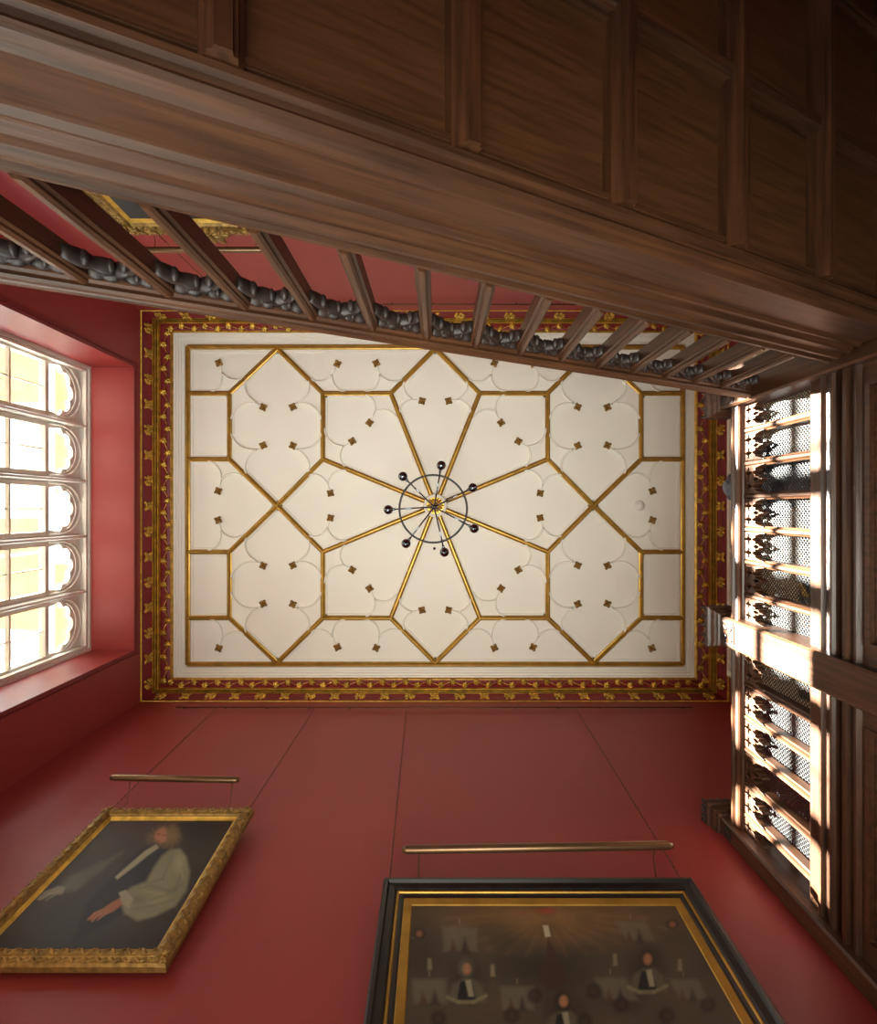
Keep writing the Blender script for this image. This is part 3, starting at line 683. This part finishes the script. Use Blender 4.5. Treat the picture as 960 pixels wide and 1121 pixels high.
def canvas(root, w, z0, z1, y, nx, nz, painter, M):
    me = bpy.data.meshes.new('canvas'); xs = np.linspace(-w/2, w/2, nx); zs = np.linspace(z0, z1, nz)
    X, Z = np.meshgrid(xs, zs); V = np.stack([X.ravel(), np.full(X.size, y), Z.ravel()], 1)
    idx = np.arange(X.size).reshape(nz, nx)
    Fc = np.stack([idx[:-1, :-1].ravel(), idx[:-1, 1:].ravel(), idx[1:, 1:].ravel(), idx[1:, :-1].ravel()], 1)
    me.from_pydata(V.tolist(), [], Fc.tolist())
    W = np.array(M); P = V @ W[:3, :3].T+W[:3, 3]
    px = 480+F*P[:, 0]/P[:, 2]; py = 557+F*P[:, 1]/P[:, 2]
    c = painter(px, py); at = me.color_attributes.new('paint', 'FLOAT_COLOR', 'POINT')
    at.data.foreach_set('color', np.concatenate([c, np.ones((len(c), 1))], 1).ravel())
    me.materials.append(CANVAS); o = bpy.data.objects.new('canvas', me); COL.objects.link(o); o.parent = root
    return o
def picture(name, label, cx, ztop, zbot, width, ywall, out, tilt, flip, bands, painter, nx, nz, orn=None, crest=False):
    """bands: list of (material, name, [(inset, depth)...]); local front is -y; origin at bottom centre"""
    H = (ztop-zbot)/math.cos(tilt)
    rot = (tilt, 0, math.pi if flip else 0)
    loc = (cx, ywall+(out if flip else -out), zbot)
    root = empty(name, loc, rot); tag(root, label, 'painting', 'framed portraits hanging from the picture rail rods')
    from mathutils import Euler
    M = Matrix.LocRotScale(Vector(loc), Euler(rot), None)
    if flip: M = Matrix.Translation(Vector(loc)) @ Matrix.Rotation(math.pi, 4, 'Z') @ Matrix.Rotation(tilt, 4, 'X'); 
    root.matrix_world = M; hw = width/2
    for m, nm, pr in bands:
        mb = MB(); mb.loft([[(-hw+i, -d, i), (hw-i, -d, i), (hw-i, -d, H-i), (-hw+i, -d, H-i)] for i, d in pr], True, False)
        me_o = mb.build(nm, m); me_o.parent = root
    ins = bands[-1][2][-1][0]
    bk = MB().box(-hw+.01, hw-.01, -.006, 0, .01, H-.01).build('backing_board', EBONY); bk.parent = root
    canvas(root, width-2*ins+.01, ins-.005, H-ins+.005, -.022, nx, nz, painter, M)
    if orn:
      for (i, d, stp, sz) in orn:
        om = MB()
        for side in range(4):
            L = width if side % 2 == 0 else H; n = int(L/stp)
            for k in range(n+1):
                u = -L/2+.02+(L-.04)*k/n; a = (.75 if k % 2 else -.75)
                p = {0: (u, i), 1: (hw-i, u+H/2), 2: (u, H-i), 3: (-hw+i, u+H/2)}[side]
                a2 = a+(0 if side % 2 == 0 else math.pi/2)
                om.ell((p[0], -d, p[1]), (sz, .009, sz*.36), Matrix.Rotation(-a2, 3, 'Y'), 8, 5)
        om.build('carved_leaf_band', OLDGOLD).parent = root
    if crest:
        for (x0, z0, s_) in ((0, H+.0, 1.35), (-hw+.09, H-.09, .7), (hw-.09, H-.09, .7), (-hw+.09, .09, .7), (hw-.09, .09, .7)):
            cm = MB()
            for k in range(14):
                a = k*2*math.pi/14; r_ = (.075 if k % 2 else .05)*s_
                cm.ell((x0+math.cos(a)*r_*1.4, -.06, z0+math.sin(a)*r_), (.04*s_, .018, .018*s_), Matrix.Rotation(-a, 3, 'Y'), 8, 5)
            cm.ell((x0, -.07, z0), (.035*s_, .02, .035*s_))
            cm.build('carved_cartouche', OLDGOLD).parent = root
    return root
def paint_portrait(px, py):
    P = Paint(px, py, (54, 42, 32))
    P.ell(165, 905, 70, 40, (62, 44, 34), .9); P.ell(60, 1010, 110, 60, (54, 50, 46), 1, .8); P.ell(215, 905, 25, 35, (38, 34, 30), .6)
    P.poly([(95, 990), (128, 955), (150, 932), (172, 922), (190, 932), (196, 950), (170, 968), (150, 985), (120, 1010), (80, 1030)], (26, 23, 24), 6)
    P.poly([(118, 940), (135, 932), (112, 953), (82, 975), (74, 962), (96, 950)], (92, 88, 66), 5, .8)
    P.ell(80, 966, 16, 11, (88, 90, 70), .8, .9, -.4); P.ell(74, 972, 13, 8, (100, 100, 80), .9, .6)
    P.poly([(40, 984), (48, 976), (64, 970), (72, 971), (68, 979), (56, 980), (44, 986)], (128, 118, 100), 2)
    P.line([(66, 975), (52, 979), (42, 985)], 1.3, (140, 128, 108)); P.line([(66, 977), (56, 982), (50, 986)], 1.1, (120, 110, 92))
    P.poly([(177, 937), (186, 930), (197, 929), (204, 938), (208, 955), (204, 975), (192, 992), (170, 1003), (150, 1008), (136, 1000), (131, 985), (142, 972), (160, 965), (168, 950)], (128, 122, 92), 4)
    P.ell(196, 945, 9, 16, (142, 136, 104), .8); P.ell(175, 985, 22, 9, (138, 132, 98), .9, .8, -.3); P.ell(150, 985, 14, 8, (110, 104, 78), .8)
    for a in (((187, 940), (178, 962), (160, 968)), ((200, 950), (192, 975), (165, 985)), ((150, 972), (165, 970), (185, 975), (200, 968)), ((145, 995), (165, 992), (190, 985))): P.line(a, 2.6, (92, 86, 62), .45, 3.2)
    for a in (((195, 937), (200, 960)), ((160, 976), (180, 979))): P.line(a, 3, (156, 148, 114), .5, 4)
    P.poly([(130, 977), (138, 974), (146, 984), (141, 994), (134, 990)], (150, 140, 112), 2)
    P.poly([(96, 1006), (103, 999), (112, 995), (122, 988), (131, 983), (134, 990), (124, 998), (110, 1003), (100, 1008)], (152, 94, 62), 2)
    for a in (((112, 996), (103, 1000), (96, 1007)), ((115, 999), (106, 1003), (101, 1009)), ((120, 998), (112, 1003), (107, 1007))): P.line(a, 1.2, (168, 106, 72), .9)
    P.line([(113, 1001), (104, 1005)], .6, (90, 52, 36), .8)
    P.poly([(171, 924), (174, 928), (160, 938), (148, 948), (128, 963), (126, 960), (144, 944), (158, 932)], (158, 148, 116), 2)
    P.ell(182, 916, 19, 15, (112, 88, 54), .6); P.ell(190, 912, 9, 13, (126, 100, 62), .7, .7); P.ell(164, 918, 6, 9, (100, 78, 50), .7, .8)
    P.ell(176, 915, 8.5, 9.5, (168, 108, 78), .4, 1, .5); P.ell(179, 908, 5, 4, (180, 122, 90), .8, .7)
    P.line([(172, 913), (175, 913)], .9, (70, 40, 30)); P.line([(179, 914), (182, 915)], .9, (70, 40, 30)); P.line([(176, 914), (174, 918)], .7, (186, 126, 92)); P.line([(171, 920), (175, 921)], .9, (140, 60, 48))
    for k in range(12):
        a = k*.5; P.line([(182+14*math.cos(a), 915+11*math.sin(a)), (182+18*math.cos(a+.25), 915+14*math.sin(a+.25))], 1, (142, 114, 70), .5, 1.5)
    return P.c
def paint_group(px, py):
    P = Paint(px, py, (74, 62, 47))
    P.ell(598, 1000, 160, 50, (122, 90, 54), .95, .9)
    for k in range(15):
        a = math.radians(8+k*11.7); P.line([(598+14*math.cos(a), 998+10*math.sin(a)), (598+110*math.cos(a), 998+50*math.sin(a))], 4, (150, 112, 68), .3, 7)
    P.ell(597, 997, 17, 5, (150, 56, 34), .9, .9); P.ell(572, 1000, 6, 3, (140, 70, 40), .9, .6)
    for k in range(40):
        r1, r2, r3 = (math.sin(k*12.9)*43758.5) % 1, (math.sin(k*78.2)*12543.3) % 1, (math.sin(k*3.7)*9123.1) % 1
        P.ell(430+380*r1, 985+150*r2, 12+30*r3, 8+18*r2, ((78, 64, 44), (34, 30, 26), (70, 62, 50))[k % 3], 1, .35)
    P.ell(595, 1060, 75, 35, (36, 36, 30), .8, .7); P.ell(460, 1050, 40, 50, (46, 42, 36), .8, .6)
    P.poly([(594, 1013), (600, 1013), (603, 1025), (597, 1026)], (176, 166, 140), 1.5)
    P.poly([(600, 1027), (610, 1045), (625, 1075), (600, 1085), (588, 1070), (596, 1045)], (62, 38, 28), 4, .8)
    def book(x, y, s, lean=0):
        P.poly([(x-20*s, y), (x+20*s, y), (x+20*s+lean*s, y+28*s), (x-18*s+lean*s, y+28*s)], (108, 100, 82), 5, .6)
        P.poly([(x-12*s+lean*.5*s, y+30*s), (x-8*s+lean*.4*s, y+14*s), (x-1*s+lean*.4*s, y+30*s)], (74, 42, 32), 4, .8); P.poly([(x+1*s+lean*.5*s, y+30*s), (x+6*s+lean*.4*s, y+12*s), (x+12*s+lean*.5*s, y+30*s)], (44, 30, 28), 4, .8)
        P.line([(x, y-9*s), (x, y-4*s)], 1.5*s, (140, 130, 104), .55, 1.5)
    book(503, 1015, .95); book(470, 1072, .95); book(566, 1080, .9); book(690, 1008, .8, 14); book(668, 1070, .9, 14); book(748, 1072, .8, 14)
    def sitter(x, y, s, hair=(88, 80, 68), scroll=True):
        P.ell(x, y+10*s, 30*s, 34*s, (34, 30, 26), .9, .8)
        P.poly([(x-20*s, y+34*s), (x-14*s, y+16*s), (x-3*s, y+10*s), (x+8*s, y+10*s), (x+18*s, y+18*s), (x+22*s, y+36*s)], (92, 86, 68), 5, .7)
        P.poly([(x-10*s, y+34*s), (x-6*s, y+14*s), (x+4*s, y+11*s), (x+12*s, y+34*s)], (28, 26, 28), 2)
        P.poly([(x-1*s, y+12*s), (x+5*s, y+11*s), (x+9*s, y+30*s), (x+3*s, y+30*s)], (150, 140, 114), 1.8, .85)
        P.ell(x, y-1*s, 11*s, 13*s, hair, .6); P.ell(x+1*s, y, 6*s, 8*s, (156, 108, 76), .5)
        P.line([(x-2*s, y-1*s), (x-.5*s, y-1*s)], .6, (60, 40, 30)); P.line([(x+3*s, y-1*s), (x+4.5*s, y-1*s)], .6, (60, 40, 30)); P.line([(x, y+4.5*s), (x+3*s, y+4.5*s)], .7, (128, 60, 44))
        if scroll: P.line([(x-20*s, y+31*s), (x-8*s, y+36*s), (x+8*s, y+36*s), (x+22*s, y+29*s)], 3.2*s, (124, 114, 84), .75, 2.5)
    sitter(510, 1061, 1.0); sitter(708, 1050, 1.0, (50, 38, 30)); sitter(616, 1096, 1.05, (40, 32, 28), False)
    for (x, y) in ((459, 1022), (736, 1012)):
        P.ell(x, y, 9, 7, (44, 34, 28), .6); P.ell(x, y, 5, 5, (140, 96, 66), .6, .8); P.line([(x-16, y+2), (x-6, y+5)], 1.5, (100, 92, 76), .5)
    for (x, y) in ((539, 1062), (470, 1055), (744, 1056), (673, 1050)): P.poly([(x-2, y-6), (x+2, y-6), (x+3, y+7), (x-2, y+7)], (140, 128, 98), 2.5, .6)
    for (x, y) in ((585, 1090), (650, 1085), (480, 1115), (560, 1112), (680, 1100), (775, 1100), (730, 1112), (640, 1118)):
        P.ell(x, y, 11, 11, (36, 28, 24), .5, .8); P.ell(x, y, 6, 6, (66, 50, 38), .5, .7)
    return P.c
def paint_dark(px, py): return Paint(px, py, (44, 40, 38)).c
GB = [(OLDGOLD, 'outer_moulding', [(0, 0), (0, .03), (.008, .045), (.02, .05), (.03, .062), (.055, .066), (.075, .055), (.085, .04)]),
      (GOLD, 'sight_moulding', [(.085, .04), (.092, .042), (.1, .03), (.112, .02)])]
picture('portrait_painting', 'gilt framed portrait of a seated person in a curly wig with pale billowing sleeves', -1.947, 3.985, 2.70, 1.118, YS, .03, math.radians(3), False, GB, paint_portrait, 170, 210, ((.022, .052, .034, .026), (.055, .064, .04, .028)))
BB = [(EBONY, 'outer_moulding', [(0, 0), (0, .05), (.012, .062), (.03, .064), (.04, .05), (.075, .045), (.085, .035)]),
      (GOLDR, 'gilt_line', [(.085, .035), (.09, .04), (.098, .04), (.102, .034)]),
      (EBONY, 'inner_moulding', [(.102, .034), (.12, .034), (.13, .028)]),
      (GOLDR, 'gilt_slip', [(.13, .028), (.135, .032), (.175, .028), (.182, .02)])]
picture('group_painting', 'large dark group painting in a black frame with gilt slip, lower right', .60, 3.204, .95, 1.861, YS, .02, math.radians(2.4), False, BB, paint_group, 330, 420)
GB2 = [(OLDGOLD, 'outer_moulding', [(0, 0), (0, .04), (.012, .06), (.04, .07), (.06, .055), (.1, .05), (.13, .06), (.15, .04)]), (GOLD, 'sight_moulding', [(.15, .04), (.165, .03), (.18, .02)])]
picture('portrait_painting', 'ornate gilt framed picture glimpsed behind the stair balusters, upper left', -1.94, 4.45, 2.9, 1.44, YN, .03, math.radians(3), True, GB2, paint_dark, 30, 30, ((.05, .07, .05, .034), (.11, .055, .05, .03)), True)

# picture lights: bar held out in front of the frame on thin curved arms
def picture_light(label, xa, xb, y, z, yw, zt, dz=0):
    r = empty('picture_light', ((xa+xb)/2, y, z)); tag(r, label, 'picture light', 'slim bar picture lights')
    m = MB(); n = 10
    m.tube([(xa, y, z), (xa+.03, y, z), (xb-.03, y, z+dz), (xb, y, z+dz)], [.016, .025, .025, .016], 10); m.build('lamp_bar', BRONZE, r)
    for x in (xa+.1, xb-.1):
        s = 1 if yw > 0 else -1
        MB().tube([(x, y, z+.015), (x, y+s*.03, z+.07), (x, y+s*.10, z+.085), (x, yw-s*.065, z+.04), (x, yw-s*.05, zt-.03)], .004, 6).build('arm', BRONZE, r)
picture_light('slim bar light above the gilt framed portrait, left of the two on the lower wall', -2.56, -1.545, 2.1, 4.14, YS, 3.98, -.035)
picture_light('long slim bar light above the black framed group painting', -.225, 1.46, 2.1, 3.265, YS, 3.19, .04)
picture_light('slim bar light seen through the stair balusters above the ornate gilt frame', -2.55, -1.48, -2.2, 4.5, YN, 4.48)
# hanging rods and chains
def rod(label, y, s):
    r = empty('hanging_rod', (0, y, 6.3)); tag(r, label, 'picture rail rod', 'picture hanging rods under the cornice')
    MB().tube([(-3.12, y, 6.3), (3.02, y, 6.3)], .008, 8).build('rod', CHAIN, r)
    for k in range(13):
        x = -3.05+k*.498; MB().tube([(x, y, 6.285), (x, y, 6.315), (x, y+s*.02, 6.34), (x, y+s*.033, 6.34)], .009, 6).build('bracket', BRONZE, r)
rod('thin picture hanging rod under the cornice on the wall with the two big pictures', YS-.035, 1)
rod('thin picture hanging rod under the cornice behind the stair balusters', YN+.035, -1)
def chain(label, x0, y0, z0, x1, y1, z1):
    a, bb = Vector((x0, y0, z0)), Vector((x1, y1, z1)); L = (bb-a).length; n = int(L/.026); m = MB(); d = (bb-a).normalized()
    q = d.to_track_quat('Z', 'X').to_matrix()
    for k in range(n): m.ell(a.lerp(bb, (k+.5)/n), ((.0065, .003) if k % 2 else (.003, .0065))+(.016,), q, 6, 4)
    tag(m.build('picture_chain', CHAIN), label, 'chain', 'picture hanging chains')
yr = YS-.045
chain('hanging chain nearest the window, running down to the gilt framed portrait', -2.62, yr, 6.29, -2.5, YS-.1, 3.95)
chain('hanging chain at the right side of the gilt framed portrait', -1.457, yr, 6.29, -1.45, YS-.1, 3.95)
chain('hanging chain at the left side of the black framed painting', -.38, yr, 6.29, -.30, YS-.1, 3.18)
chain('hanging chain at the right side of the black framed painting', 1.62, yr, 6.29, 1.50, YS-.1, 3.18)
chain('hanging chain left of the cartouche behind the stair balusters', -2.45, YN+.045, 6.29, -2.42, YN+.1, 4.5)
chain('hanging chain right of the cartouche behind the stair balusters', -1.42, YN+.045, 6.29, -1.42, YN+.1, 4.5)
